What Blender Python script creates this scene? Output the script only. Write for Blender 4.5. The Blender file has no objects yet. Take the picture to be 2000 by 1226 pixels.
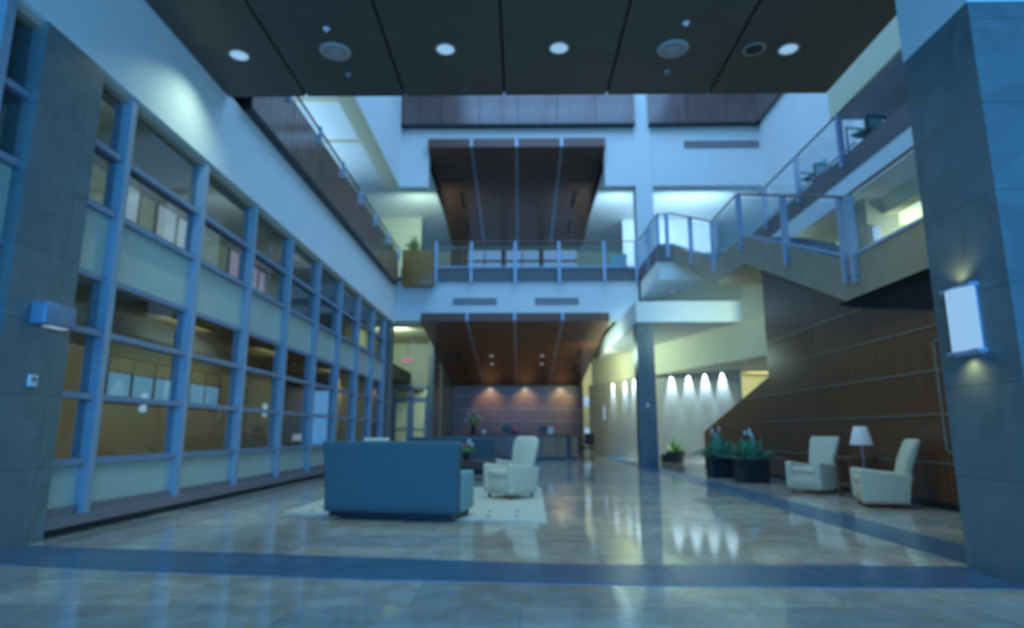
import bpy, math, random
from mathutils import Vector, Matrix
random.seed(7)
sc = bpy.context.scene
col = sc.collection

# ------------------------------------------------------------------ camera
cam_d = bpy.data.cameras.new('camera')
cam = bpy.data.objects.new('camera', cam_d); col.objects.link(cam)
cam_d.sensor_width = 36.0
cam_d.lens = 1225.0 / 2000.0 * 36.0
cam.location = (0, 0, 1.1)
cam.rotation_euler = (math.radians(90 + 10.724), 0, math.radians(0.735))
cam_d.clip_start = 0.05; cam_d.clip_end = 200
cam_d.dof.use_dof = True            # the photograph is softly out of focus everywhere
cam_d.dof.focus_distance = 0.5
cam_d.dof.aperture_fstop = 6.6
sc.camera = cam

# ------------------------------------------------------------------ view, world, large lights
sc.view_settings.view_transform = 'Standard'
sc.view_settings.look = 'None'
sc.view_settings.gamma = 1.0
sc.view_settings.exposure = 0.2
sc.view_settings.use_curve_mapping = False
sc.cycles.use_denoising = True
sc.cycles.max_bounces = 8
sc.cycles.diffuse_bounces = 4
sc.cycles.transparent_max_bounces = 24
sc.cycles.sample_clamp_indirect = 4.0

COOL = (0.26, 0.56, 1.0)      # dusk daylight
NEUT = (0.42, 0.74, 1.0)
WARM = (0.66, 1.0, 0.84)      # lamps inside
GOLD = (0.95, 1.0, 0.46)

w = bpy.data.worlds.new('world'); sc.world = w; w.use_nodes = True
bg = w.node_tree.nodes['Background']
bg.inputs[0].default_value = (0.13, 0.47, 1.0, 1)
bg.inputs[1].default_value = 0.68


def lamp_area(name, loc, rot, sx, sy, power, color, spread=180):
    d = bpy.data.lights.new(name, 'AREA'); d.shape = 'RECTANGLE'; d.size = sx; d.size_y = sy
    d.energy = power; d.color = color; d.spread = math.radians(spread)
    o = bpy.data.objects.new(name, d); o.location = loc; o.rotation_euler = [math.radians(a) for a in rot]
    col.objects.link(o); return o


def lamp_spot(name, loc, target, power, color, angle=60, blend=0.6, r=0.03):
    d = bpy.data.lights.new(name, 'SPOT'); d.energy = power; d.color = color
    d.spot_size = math.radians(angle); d.spot_blend = blend; d.shadow_soft_size = r
    o = bpy.data.objects.new(name, d); o.location = loc
    o.rotation_euler = (Vector(target) - Vector(loc)).to_track_quat('-Z', 'Y').to_euler()
    col.objects.link(o); return o


def lamp_point(name, loc, power, color, r=0.1):
    d = bpy.data.lights.new(name, 'POINT'); d.energy = power; d.color = color; d.shadow_soft_size = r
    o = bpy.data.objects.new(name, d); o.location = loc; col.objects.link(o); return o


# daylight falling through the atrium skylight and the glazing behind the viewer
lamp_area('skylight_daylight', (2.5, 17.3, 19.0), (0, 0, 0), 11, 12, 1640, COOL)
lamp_area('entrance_daylight', (0, -5.5, 3.2), (90, 0, 0), 9, 5, 1290, (0.06, 0.40, 1.0))
# level two lighting
lamp_area('left_corridor_light', (-7.6, 17.5, 8.6), (180, 0, 0), 1.8, 13, 135, (0.34, 0.64, 0.95), 100)
lamp_area('back_lounge_light', (-4.6, 27.0, 10.6), (90, 0, 0), 1.2, 1.2, 55, WARM)
lamp_area('back_lounge_light', (4.5, 27.0, 10.6), (90, 0, 0), 1.2, 1.2, 90, NEUT)
lamp_area('back_lounge_light', (8.0, 27.0, 10.6), (90, 0, 0), 3, 1.2, 160, NEUT)
lamp_area('gallery_light', (8.9, 15.0, 8.5), (90, 0, -20), 1.5, .6, 12, NEUT)
lamp_area('mezzanine_fill', (9.6, 5.0, 5.0), (86, 0, -38), 2, .6, 170, WARM, 100)  # unseen fill lamps, added to brighten the room past the landing
lamp_area('mezzanine_fill', (10.4, 12.6, 4.9), (84, 0, 20), 1.6, .6, 130, WARM, 110)
# ground floor lamps and added fill lights, turned toward the rear walls
lamp_area('passage_fill', (2.7, 25.2, 4.1), (0, -86, 0), .3, 5.0, 92, WARM)  # unseen lamp in mid-air, added to light the bulkhead evenly
lamp_area('bulkhead_fill', (5.5, 16.6, 4.5), (88, 0, 0), .6, .4, 13, WARM, 110)  # floating fill lamp, added to lift the bulkhead and back column
lamp_area('desk_side_fill', (3.9, 26.2, 4.1), (80, 0, 20), .6, .5, 26, GOLD, 110)  # unseen fill lamp, added for a gold tone by the reception
lamp_area('corridor_light', (4.4, 36.0, 4.6), (80, 0, 0), .8, .5, 50, GOLD)
lamp_area('entry_light', (-5.4, 26.0, 5.2), (85, 0, 0), 1.2, .4, 45, WARM)
lamp_area('vestibule_light', (-5.4, 31.6, 3.7), (75, 0, 0), 1.2, .4, 120, WARM)
lamp_area('passage_end_light', (9.6, 24.4, 3.3), (60, 0, 0), 1.5, .4, 30, GOLD)
# the hall behind the left windows, lamps turned toward its far wall
for _y, _p in ((8.5, 22), (13.5, 26), (18.5, 26), (24.5, 30), (30.0, 26)):
    lamp_area('hall_light', (-7.2, _y, 3.3), (0, 62, 0), .4, 2.0, _p, GOLD)
for _y in (9.0, 14.5, 20.0):
    lamp_area('upper_hall_light', (-6.6, _y, 6.6), (0, 70, 0), .4, 2.0, 11, WARM)


# ------------------------------------------------------------------ materials
def mat(name, color, rough=0.5, metal=0.0, spec=0.5, emis=None, estr=0.0, noise=None, bump=0.0, alpha=None):
    m = bpy.data.materials.new(name); m.use_nodes = True
    nt = m.node_tree; b = nt.nodes['Principled BSDF']
    b.inputs['Base Color'].default_value = (*color, 1)
    b.inputs['Roughness'].default_value = rough
    b.inputs['Metallic'].default_value = metal
    b.inputs['Specular IOR Level'].default_value = spec
    if emis:
        b.inputs['Emission Color'].default_value = (*emis, 1); b.inputs['Emission Strength'].default_value = estr
    if noise:
        scale, amt, stretch = noise
        tc = nt.nodes.new('ShaderNodeTexCoord'); mp = nt.nodes.new('ShaderNodeMapping')
        mp.inputs['Scale'].default_value = stretch
        nz = nt.nodes.new('ShaderNodeTexNoise'); nz.inputs['Scale'].default_value = scale; nz.inputs['Detail'].default_value = 6
        cr = nt.nodes.new('ShaderNodeValToRGB')
        cr.color_ramp.elements[0].position = 0.3; cr.color_ramp.elements[1].position = 0.7
        cr.color_ramp.elements[0].color = (*[c * (1 - amt) for c in color], 1)
        cr.color_ramp.elements[1].color = (*[min(1, c * (1 + amt)) for c in color], 1)
        nt.links.new(tc.outputs['Object'], mp.inputs[0]); nt.links.new(mp.outputs[0], nz.inputs[0])
        nt.links.new(nz.outputs[0], cr.inputs[0]); nt.links.new(cr.outputs[0], b.inputs['Base Color'])
        if bump:
            bp = nt.nodes.new('ShaderNodeBump'); bp.inputs['Strength'].default_value = bump
            nt.links.new(nz.outputs[0], bp.inputs['Height']); nt.links.new(bp.outputs[0], b.inputs['Normal'])
    return m


def tile_mat(name, c1, c2, mortar, bw, bh, msize, rough, plane='xy', vary=0.35, vein=0.25, off=0.5, spec=0.5, warm=False):
    m = bpy.data.materials.new(name); m.use_nodes = True
    nt = m.node_tree; N = nt.nodes; L = nt.links; b = N['Principled BSDF']
    tc = N.new('ShaderNodeTexCoord')
    sep = N.new('ShaderNodeSeparateXYZ'); cmb = N.new('ShaderNodeCombineXYZ')
    L.new(tc.outputs['Object'], sep.inputs[0])
    if plane == 'xy':
        L.new(sep.outputs['X'], cmb.inputs[0]); L.new(sep.outputs['Y'], cmb.inputs[1])
    else:                       # any vertical face: x+y along, z up
        ad = N.new('ShaderNodeMath'); ad.operation = 'ADD'
        L.new(sep.outputs['X'], ad.inputs[0]); L.new(sep.outputs['Y'], ad.inputs[1])
        L.new(ad.outputs[0], cmb.inputs[0]); L.new(sep.outputs['Z'], cmb.inputs[1])
    br = N.new('ShaderNodeTexBrick'); br.offset = off
    br.inputs['Color1'].default_value = (*c1, 1); br.inputs['Color2'].default_value = (*c2, 1)
    br.inputs['Mortar'].default_value = (*mortar, 1)
    br.inputs['Scale'].default_value = 1.0; br.inputs['Brick Width'].default_value = bw; br.inputs['Row Height'].default_value = bh
    br.inputs['Mortar Size'].default_value = msize; br.inputs['Mortar Smooth'].default_value = 0.2
    L.new(cmb.outputs[0], br.inputs['Vector'])
    nz = N.new('ShaderNodeTexNoise'); nz.inputs['Scale'].default_value = 2.3; nz.inputs['Detail'].default_value = 8
    nz.inputs['Distortion'].default_value = 0.3 if warm else 1.4
    if warm: nz.inputs['Scale'].default_value = 3.6
    L.new(tc.outputs['Object'], nz.inputs[0])
    cr = N.new('ShaderNodeValToRGB')
    cr.color_ramp.elements[0].position = 0.35; cr.color_ramp.elements[1].position = 0.65
    cr.color_ramp.elements[0].color = (1 - vein, 1 - vein, 1 - vein, 1); cr.color_ramp.elements[1].color = (1 + vein * .5,) * 3 + (1,)
    L.new(nz.outputs[0], cr.inputs[0])
    mx = N.new('ShaderNodeMixRGB'); mx.blend_type = 'MULTIPLY'; mx.inputs[0].default_value = 1.0
    L.new(br.outputs['Color'], mx.inputs[1]); L.new(cr.outputs[0], mx.inputs[2])
    res = mx.outputs[0]
    if warm:                    # ochre veins of the travertine
        n2 = N.new('ShaderNodeTexNoise'); n2.inputs['Scale'].default_value = 5.5; n2.inputs['Detail'].default_value = 10; n2.inputs['Distortion'].default_value = 0.8
        L.new(tc.outputs['Object'], n2.inputs[0])
        c2 = N.new('ShaderNodeValToRGB'); c2.color_ramp.elements[0].position = 0.56; c2.color_ramp.elements[1].position = 0.66
        c2.color_ramp.elements[0].color = (0, 0, 0, 1); c2.color_ramp.elements[1].color = (.6, .6, .6, 1)
        L.new(n2.outputs[0], c2.inputs[0])
        m2 = N.new('ShaderNodeMixRGB'); m2.inputs[2].default_value = (0.55, 0.36, 0.17, 1)
        L.new(c2.outputs[0], m2.inputs[0]); L.new(res, m2.inputs[1]); res = m2.outputs[0]
    L.new(res, b.inputs['Base Color'])
    b.inputs['Roughness'].default_value = rough; b.inputs['Specular IOR Level'].default_value = spec
    return m


def wood_mat(name, c, rough=0.28, axis=2, spec=0.5):
    st = [14, 14, 14]; st[axis] = 0.7
    return mat(name, c, rough, spec=spec, noise=(1.6, 0.3, tuple(st)))


def glass_mat(name, tint, refl=1.0, ior=1.45):
    m = bpy.data.materials.new(name); m.use_nodes = True
    nt = m.node_tree; N = nt.nodes; N.remove(N['Principled BSDF'])
    out = N['Material Output']
    tr = N.new('ShaderNodeBsdfTransparent'); tr.inputs[0].default_value = (*tint, 1)
    gl = N.new('ShaderNodeBsdfGlossy'); gl.inputs['Roughness'].default_value = 0.02; gl.inputs['Color'].default_value = (refl,) * 3 + (1,)
    fr = N.new('ShaderNodeFresnel'); fr.inputs[0].default_value = ior
    mx = N.new('ShaderNodeMixShader')
    ge = N.new('ShaderNodeNewGeometry'); inv = N.new('ShaderNodeMath'); inv.operation = 'SUBTRACT'; inv.inputs[0].default_value = 1.0
    mu = N.new('ShaderNodeMath'); mu.operation = 'MULTIPLY'
    nt.links.new(ge.outputs['Backfacing'], inv.inputs[1]); nt.links.new(inv.outputs[0], mu.inputs[0]); nt.links.new(fr.outputs[0], mu.inputs[1])
    nt.links.new(mu.outputs[0], mx.inputs[0]); nt.links.new(tr.outputs[0], mx.inputs[1]); nt.links.new(gl.outputs[0], mx.inputs[2])
    nt.links.new(mx.outputs[0], out.inputs[0])
    return m


def emit_mat(name, color, s):
    return mat(name, (0.06, 0.06, 0.06), 0.4, emis=color, estr=s * 0.87)


M = dict(
    white=mat('white_plaster', (0.78, 0.78, 0.76), 0.6, noise=(3, 0.02, (1, 1, 1))),
    cream=mat('cream_plaster', (0.78, 0.70, 0.48), 0.6, noise=(3, 0.02, (1, 1, 1))),
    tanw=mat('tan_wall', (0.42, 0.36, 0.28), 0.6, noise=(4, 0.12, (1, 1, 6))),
    dark_ceiling=mat('dark_ceiling_panel', (0.085, 0.065, 0.046), 0.5, noise=(2, 0.12, (1, 1, 1))),
    dark=mat('dark_joint', (0.02, 0.02, 0.02), 0.7, noise=(4, 0.1, (1, 1, 1))),
    washw=mat('tan_textured_wall', (0.56, 0.48, 0.40), 0.6, noise=(4, 0.14, (1, 1, 6))),
    stone=tile_mat('grey_stone_cladding', (0.17, 0.19, 0.185), (0.14, 0.165, 0.17), (0.10, 0.11, 0.11), 1.6, 0.74, 0.006, 0.35, 'v', vein=0.16, off=0.0),
    slate=tile_mat('slate_band', (0.09, 0.17, 0.26), (0.075, 0.15, 0.235), (0.06, 0.10, 0.14), 1.2, 1.2, 0.005, 0.25, 'xy', vein=0.15, off=0.0),
    floor=tile_mat('polished_marble', (0.74, 0.59, 0.46), (0.40, 0.37, 0.34), (0.40, 0.34, 0.29), 1.45, 0.72, 0.005, 0.07, 'xy', vein=0.20, warm=True),
    hallc=mat('dark_hall_ceiling', (0.10, 0.09, 0.07), 0.7, noise=(3, 0.1, (1, 1, 1))),
    floor2=mat('dark_carpet', (0.10, 0.10, 0.10), 0.9, noise=(30, 0.2, (1, 1, 1))),
    wood=wood_mat('dark_wood_panel', (0.17, 0.068, 0.033), 0.3),
    woody=wood_mat('dark_wood_lengthwise', (0.18, 0.085, 0.058), 0.28, axis=1),
    woodg=wood_mat('glossy_wood_guard', (0.34, 0.21, 0.15), 0.13, axis=2, spec=0.8),
    woodp=wood_mat('third_level_wood', (0.16, 0.09, 0.085), 0.16, axis=2, spec=0.8),
    woodl=wood_mat('golden_wood', (0.33, 0.15, 0.03), 0.35),
    reveal=mat('pale_metal_reveal', (0.34, 0.28, 0.22), 0.35, metal=0.3, noise=(9, 0.05, (1, 1, 1))),
    alu=mat('painted_aluminium', (0.34, 0.39, 0.46), 0.4, metal=0.15, noise=(5, 0.05, (1, 1, 1))),
    alud=mat('dark_window_frame', (0.24, 0.30, 0.41), 0.4, metal=0.2, noise=(5, 0.05, (1, 1, 1))),
    ledge=mat('window_ledge', (0.24, 0.19, 0.19), 0.35, noise=(5, 0.08, (1, 1, 1))),
    steel=mat('brushed_steel', (0.45, 0.52, 0.66), 0.35, metal=0.4, noise=(12, 0.05, (1, 1, 8))),
    band=mat('steel_edge_band', (0.17, 0.15, 0.15), 0.4, metal=0.2, noise=(5, 0.08, (1, 1, 1))),
    stringer=mat('stair_stringer_paint', (0.36, 0.28, 0.19), 0.45, noise=(3, 0.08, (1, 1, 1))),
    greysoff=mat('grey_soffit', (0.62, 0.56, 0.58), 0.7, noise=(3, 0.05, (1, 1, 1))),
    glass=glass_mat('clear_glass', (0.95, 0.97, 0.97), 0.9),
    wglass=glass_mat('tinted_window_glass', (0.85, 0.87, 0.87), 0.85, 1.55),
    frost=mat('frosted_glass_panel', (0.50, 0.55, 0.46), 0.35, noise=(2, 0.05, (1, 1, 1))),
    sofa=mat('teal_upholstery', (0.085, 0.135, 0.145), 0.85, noise=(40, 0.12, (1, 1, 1)), bump=0.05),
    creamf=mat('cream_upholstery', (0.72, 0.60, 0.43), 0.85, noise=(40, 0.06, (1, 1, 1)), bump=0.05),
    rug=mat('cream_rug_pile', (0.62, 0.56, 0.44), 0.95, noise=(60, 0.1, (1, 1, 1)), bump=0.1),
    rugdot=mat('rug_dark_square', (0.10, 0.10, 0.12), 0.95, noise=(60, 0.1, (1, 1, 1))),
    black=mat('black_lacquer', (0.018, 0.018, 0.022), 0.4, noise=(6, 0.2, (1, 1, 1))),
    footw=mat('brown_wood_foot', (0.20, 0.08, 0.03), 0.4, noise=(8, 0.2, (1, 1, 4))),
    leaf=mat('dark_green_leaf', (0.19, 0.37, 0.22), 0.45, noise=(9, 0.35, (1, 1, 1))),
    leafl=mat('light_green_leaf', (0.30, 0.42, 0.10), 0.5, noise=(9, 0.3, (1, 1, 1))),
    petal=mat('white_petal', (0.75, 0.75, 0.72), 0.6, noise=(9, 0.05, (1, 1, 1))),
    pink=mat('pink_petal', (0.65, 0.15, 0.20), 0.6, noise=(9, 0.15, (1, 1, 1))),
    shade=mat('white_lamp_shade', (0.85, 0.72, 0.70), 0.8, noise=(30, 0.04, (1, 1, 1))),
    plastic=mat('white_plastic', (0.8, 0.75, 0.75), 0.5, noise=(20, 0.02, (1, 1, 1))),
    speaker=mat('speaker_grille', (0.40, 0.33, 0.29), 0.7, noise=(60, 0.2, (1, 1, 1))),
    vent=mat('grey_vent', (0.30, 0.26, 0.27), 0.5, noise=(6, 0.05, (1, 1, 1))),
    lens=emit_mat('lit_lamp_lens', (0.34, 0.62, 0.92), 0.8),
    sconce=emit_mat('lit_sconce_glass', (0.33, 0.60, 0.92), 0.82),
    litdim=emit_mat('lit_small_lamp', (0.40, 0.56, 0.70), 0.6),
    paneblue=emit_mat('dusk_window_pane', (0.07, 0.30, 0.52), 0.8),
    panewhite=emit_mat('lit_room_window', (0.36, 0.50, 0.60), 0.7),
    panepink=emit_mat('lit_pink_window', (0.34, 0.33, 0.50), 0.7),
    exitred=emit_mat('red_exit_letters', (0.55, 0.03, 0.14), 0.9),
    screen=mat('monitor_plastic', (0.03, 0.03, 0.035), 0.4, noise=(9, 0.1, (1, 1, 1))),
    paper=mat('white_paper', (0.8, 0.8, 0.8), 0.8, noise=(9, 0.03, (1, 1, 1))),
    bluef=mat('blue_chair_fabric', (0.25, 0.42, 0.42), 0.8, noise=(40, 0.1, (1, 1, 1))),
    redf=mat('red_fabric', (0.35, 0.05, 0.04), 0.8, noise=(40, 0.1, (1, 1, 1))),
)


_b = M['woodg'].node_tree.nodes['Principled BSDF']
_b.inputs['Coat Weight'].default_value = 0.9; _b.inputs['Coat Roughness'].default_value = 0.12; _b.inputs['Coat IOR'].default_value = 1.9

# ------------------------------------------------------------------ mesh builder
class MB:
    def __init__(s):
        s.v = []; s.f = []

    def add(s, verts, faces):
        n = len(s.v); s.v += [tuple(p) for p in verts]; s.f += [tuple(i + n for i in f) for f in faces]; return s

    def box(s, x0, x1, y0, y1, z0, z1):
        v = [(x, y, z) for z in (z0, z1) for y in (y0, y1) for x in (x0, x1)]
        return s.add(v, [(0, 2, 3, 1), (4, 5, 7, 6), (0, 1, 5, 4), (2, 6, 7, 3), (0, 4, 6, 2), (1, 3, 7, 5)])

    def obox(s, c, ux, uy, uz, hx, hy, hz):
        c = Vector(c); v = []
        for k in (-1, 1):
            for j in (-1, 1):
                for i in (-1, 1):
                    v.append(c + ux * hx * i + uy * hy * j + uz * hz * k)
        return s.add(v, [(0, 2, 3, 1), (4, 5, 7, 6), (0, 1, 5, 4), (2, 6, 7, 3), (0, 4, 6, 2), (1, 3, 7, 5)])

    def bar(s, p0, p1, w, h):
        p0, p1 = Vector(p0), Vector(p1); d = (p1 - p0); L = d.length; uy = d.normalized()
        up = Vector((0, 0, 1)) if abs(uy.z) < 0.95 else Vector((1, 0, 0))
        ux = uy.cross(up).normalized(); uz = ux.cross(uy)
        return s.obox((p0 + p1) / 2, ux, uy, uz, w / 2, L / 2, h / 2)

    def prism(s, poly, axis, a, b):
        def mk(p, t):
            return {'x': (t, p[0], p[1]), 'y': (p[0], t, p[1]), 'z': (p[0], p[1], t)}[axis]
        n = len(poly)
        v = [mk(p, a) for p in poly] + [mk(p, b) for p in poly]
        f = [tuple(range(n)), tuple(range(2 * n - 1, n - 1, -1))] + [(i, i + n, (i + 1) % n + n, (i + 1) % n) for i in range(n)]
        return s.add(v, f)

    def cyl(s, p0, p1, r0, r1=None, n=16):
        r1 = r0 if r1 is None else r1
        p0, p1 = Vector(p0), Vector(p1); d = (p1 - p0).normalized()
        up = Vector((0, 0, 1)) if abs(d.z) < 0.95 else Vector((1, 0, 0))
        a = d.cross(up).normalized(); b = d.cross(a)
        v = []
        for p, r in ((p0, r0), (p1, r1)):
            for i in range(n):
                t = 2 * math.pi * i / n; v.append(p + a * math.cos(t) * r + b * math.sin(t) * r)
        f = [(i, (i + 1) % n, (i + 1) % n + n, i + n) for i in range(n)] + [tuple(range(n - 1, -1, -1)), tuple(range(n, 2 * n))]
        return s.add(v, f)

    def tube(s, pts, r, n=8):
        for a, b in zip(pts[:-1], pts[1:]): s.cyl(a, b, r, n=n)
        return s

    def lathe(s, prof, c=(0, 0, 0), n=24, caps=True):
        v = []; f = []
        for r, z in prof:
            for i in range(n):
                t = 2 * math.pi * i / n; v.append((c[0] + r * math.cos(t), c[1] + r * math.sin(t), c[2] + z))
        for k in range(len(prof) - 1):
            for i in range(n):
                j = (i + 1) % n; f.append((k * n + i, k * n + j, (k + 1) * n + j, (k + 1) * n + i))
        if caps: f += [tuple(range(n - 1, -1, -1)), tuple(range((len(prof) - 1) * n, len(prof) * n))]
        return s.add(v, f)

    def loft(s, rings):
        n = len(rings[0]); v = [p for r in rings for p in r]; f = []
        for k in range(len(rings) - 1):
            for i in range(n):
                j = (i + 1) % n; f.append((k * n + i, k * n + j, (k + 1) * n + j, (k + 1) * n + i))
        f += [tuple(range(n - 1, -1, -1)), tuple(range((len(rings) - 1) * n, len(rings) * n))]
        return s.add(v, f)

    def build(s, name, m, parent=None, smooth=False, bevel=0.0, seg=2):
        me = bpy.data.meshes.new(name); me.from_pydata(s.v, [], s.f); me.validate(); me.update()
        import bmesh
        bm = bmesh.new(); bm.from_mesh(me); bmesh.ops.recalc_face_normals(bm, faces=bm.faces); bm.to_mesh(me); bm.free()
        me.materials.append(M[m] if isinstance(m, str) else m)
        if smooth:
            for p in me.polygons: p.use_smooth = True
        o = bpy.data.objects.new(name, me); col.objects.link(o)
        if parent is not None: o.parent = parent
        if bevel:
            md = o.modifiers.new('bevel', 'BEVEL'); md.width = bevel; md.segments = seg; md.limit_method = 'ANGLE'
            for p in me.polygons: p.use_smooth = True
        return o


def rr(cx, cy, hx, hy, r, z, n=5, dy=0.0):
    r = min(r, hx * .98, hy * .98); pts = []
    for sx, sy, a0 in ((1, 1, 0), (-1, 1, 90), (-1, -1, 180), (1, -1, 270)):
        for i in range(n):
            t = math.radians(a0 + 90 * i / (n - 1))
            pts.append((cx + sx * (hx - r) + r * math.cos(t), cy + dy + sy * (hy - r) + r * math.sin(t), z))
    return pts


def tag(o, label, cat, group=None):
    o['label'] = label; o['category'] = cat
    if group: o['group'] = group
    return o


def thing(name, label, cat, loc=(0, 0, 0), rz=0.0, group=None):
    o = bpy.data.objects.new(name, None); col.objects.link(o)
    o.empty_display_size = 0.2
    o.location = loc; o.rotation_euler = (0, 0, math.radians(rz))
    return tag(o, label, cat, group)


def struct(o, label, cat):
    o['kind'] = 'structure'; return tag(o, label, cat)


def sempty(name, label, cat):
    o = thing(name, label, cat); o['kind'] = 'structure'; return o


def copy_tree(o, parent=None):
    c = o.copy(); col.objects.link(c)
    if parent is not None: c.parent = parent
    for ch in list(o.children): copy_tree(ch, c)
    return c


# ================================================================== STRUCTURE
XL = -4.97
struct(MB().box(-14, 15, -6, 42, -0.2, 0).build('floor', 'floor'), 'polished tan and grey marble tile floor', 'floor')
# dark slate band crossing the floor between the two front columns, and the one along the right
pu = [(-4.95, 6.50), (-3.2, 6.20), (-1.45, 5.93), (0.36, 5.64), (3.72, 5.60)]
pl = [(-4.95, 5.66), (-3.2, 5.34), (-1.24, 5.06), (1.06, 4.88), (3.70, 4.82)]
struct(MB().prism(pl + pu[::-1], 'z', 0.0, 0.004).build('trim_1', 'slate'), 'dark slate floor band crossing between the two front columns', 'floor band')
struct(MB().box(3.80, 4.42, 5.56, 30.0, 0.0, 0.004).build('trim_2', 'slate'), 'dark slate floor band running back along the right seating area', 'floor band')

# left wall above the windows
b = MB().box(-5.45, XL, -4, 24.6, 5.37, 6.80)
b.box(-5.45, XL, 9.7, 10.3, 6.80, 11.1)
struct(b.build('wall_left', 'white'), 'white wall band above the tall left windows', 'wall')
# level three wall on the left
struct(MB().box(-5.55, XL, 9.7, 24.6, 11.1, 17.5).build('wall_left_upper', 'white'), 'white upper left wall above the balcony opening', 'wall')
struct(MB().box(-5.55, XL, 10.3, 24.6, 11.07, 11.1).build('trim_10', 'cream'), 'cream underside of the upper left wall', 'soffit')
struct(MB().box(-9.2, -5.55, 9.7, 25.2, 11.6, 11.8).build('ceiling_left_corridor', 'white'), 'bright white ceiling of the left balcony corridor', 'ceiling')
b = MB()
for y in (12.5, 15.4, 18.3, 21.2): b.box(-9.0, -5.56, y, y + 0.12, 11.5, 11.6)
struct(b.build('trim_3', 'cream'), 'cream ribs across the left corridor ceiling', 'ceiling trim')
struct(MB().box(-9.2, -9.0, 9.7, 25.2, 7.3, 11.6).build('wall_left_corridor', 'white'), 'pale far wall of the left balcony corridor', 'wall')
struct(MB().box(-9.2, XL - 0.0, 9.7, 24.6, 6.80, 7.3).build('floor_left_corridor', 'white'), 'upper floor slab of the left corridor', 'floor')

# back wall
b = MB()
b.box(-4.97, 4.76, 24.6, 25.0, 5.5, 7.10)
struct(b.build('wall_back', 'white'), 'white band of back wall below the second level railing', 'wall')
b = MB()
b.box(-4.97, 10.04, 24.6, 25.2, 13.13, 13.75)
b.box(-4.97, -3.82, 24.6, 25.2, 11.15, 13.13)
b.box(3.56, 10.04, 24.6, 25.2, 11.15, 13.13)
b.box(-3.82, 3.56, 25.0, 25.2, 13.0, 13.13)
struct(b.build('wall_back_upper', 'white'), 'white upper back wall around the hanging wooden canopy', 'wall')
struct(MB().box(4.80, 5.50, 24.55, 25.25, 7.3, 17.5).build('wall_back_pier', 'white'), 'white square pier dividing the back balcony openings', 'wall')
struct(MB().box(-9.2, 10.04, 24.6, 37.0, 7.10, 7.30).build('floor_back_level', 'floor2'), 'second level floor slab behind the railing', 'floor')
struct(MB().box(-9.2, 14, 36.8, 37.0, 7.3, 13.0).build('wall_back_lounge', 'cream'), 'cream rear wall of the second level lounge', 'wall')
b = MB().box(-9.2, -3.82, 25.2, 36.8, 11.9, 12.1); b.box(3.56, 14, 25.2, 36.8, 11.9, 12.1)
struct(b.build('ceiling_back_lounge', 'white'), 'white ceiling of the second level lounge beside the canopy', 'ceiling')
struct(MB().box(-9.2, -5.0, 30.5, 30.7, 7.3, 11.9).build('wall_lounge_left', 'cream'), 'cream wall at left inside the second level lounge', 'wall')
# walls flanking the canopy on level two that catch lamp light
struct(MB().box(5.3, 10.04, 31.0, 31.2, 7.3, 11.9).build('wall_lounge_right', 'white'), 'bright wall behind the right balcony opening', 'wall')
# roof with its skylight
b = MB()
b.box(-9.2, -3.2, 9.7, 37, 17.5, 17.8); b.box(8.2, 15, 5, 37, 17.5, 17.8); b.box(-3.2, 8.2, 23.5, 37, 17.5, 17.8); b.box(-3.2, 8.2, 9.5, 11, 17.5, 17.8)
struct(b.build('ceiling_roof', 'white'), 'white roof around the atrium skylight', 'ceiling')
b = MB()
for i in range(6): b.box(-3.2 + i * 2.28 - 0.05, -3.2 + i * 2.28 + 0.05, 11, 23.5, 17.6, 17.75)
for j in range(1, 6): b.box(-3.2, 8.2, 11 + j * 2.08 - 0.04, 11 + j * 2.08 + 0.04, 17.6, 17.75)
sk = sempty('window_4', 'glazed skylight over the atrium', 'skylight')
b.build('glazing_bar', 'alu', sk)
struct(MB().box(-9.2, 14, 36.8, 37.0, 13.0, 17.5).build('wall_third_level', 'cream'), 'cream rear wall of the third level', 'wall')
struct(MB().box(-9.2, 14, 25.2, 36.8, 13.2, 13.4).build('floor_third_level', 'floor2'), 'third level floor slab', 'floor')

# right side upper walls
struct(MB().box(10.04, 10.4, 4, 24.6, 7.5, 17.5).build('wall_right_upper', 'white'), 'white upper right wall behind the gallery', 'wall')
struct(MB().box(7.6, 7.7, 4, 14.3, 8.62, 9.6).build('wall_right_fascia', 'cream'), 'cream fascia strip above the grey right soffit', 'wall')
struct(MB().box(7.7, 10.04, 4, 14.3, 8.62, 8.8).build('ceiling_right_soffit', 'greysoff'), 'grey soffit at upper right', 'ceiling')
b = MB().box(7.6, 12.2, 4, 24.6, 6.98, 7.48)
struct(b.build('floor_right_gallery', 'band'), 'dark edged floor of the right second level gallery', 'floor')
struct(MB().box(7.62, 12.2, 4, 24.6, 6.45, 6.98).build('trim_4', 'white'), 'white band below the dark edge of the right gallery', 'fascia')
struct(MB().box(7.7, 12.0, 18.6, 18.8, 4.2, 6.45).build('wall_mezzanine_back', 'white'), 'bright rear wall of the mezzanine room', 'wall')
# the room seen beyond the stair landing
b = MB().box(12.0, 12.2, 4, 24, 3.4, 6.45)
struct(b.build('wall_right_mezzanine', 'cream'), 'bright cream wall beyond the stair landing', 'wall')
struct(MB().box(7.6, 12.2, 4, 19.0, 3.9, 4.2).build('floor_mezzanine', 'floor2'), 'mezzanine floor beyond the stair landing', 'floor')
b = MB().box(8.6, 12, 11.6, 11.9, 6.05, 6.45); b.box(8.6, 12, 14.6, 14.9, 6.05, 6.45); b.box(8.6, 12, 17.6, 17.9, 6.05, 6.45)
b.box(8.4, 8.7, 4, 19, 6.05, 6.45)
struct(b.build('trim_5', 'cream'), 'cream beams of the mezzanine ceiling', 'ceiling beam')

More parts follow.
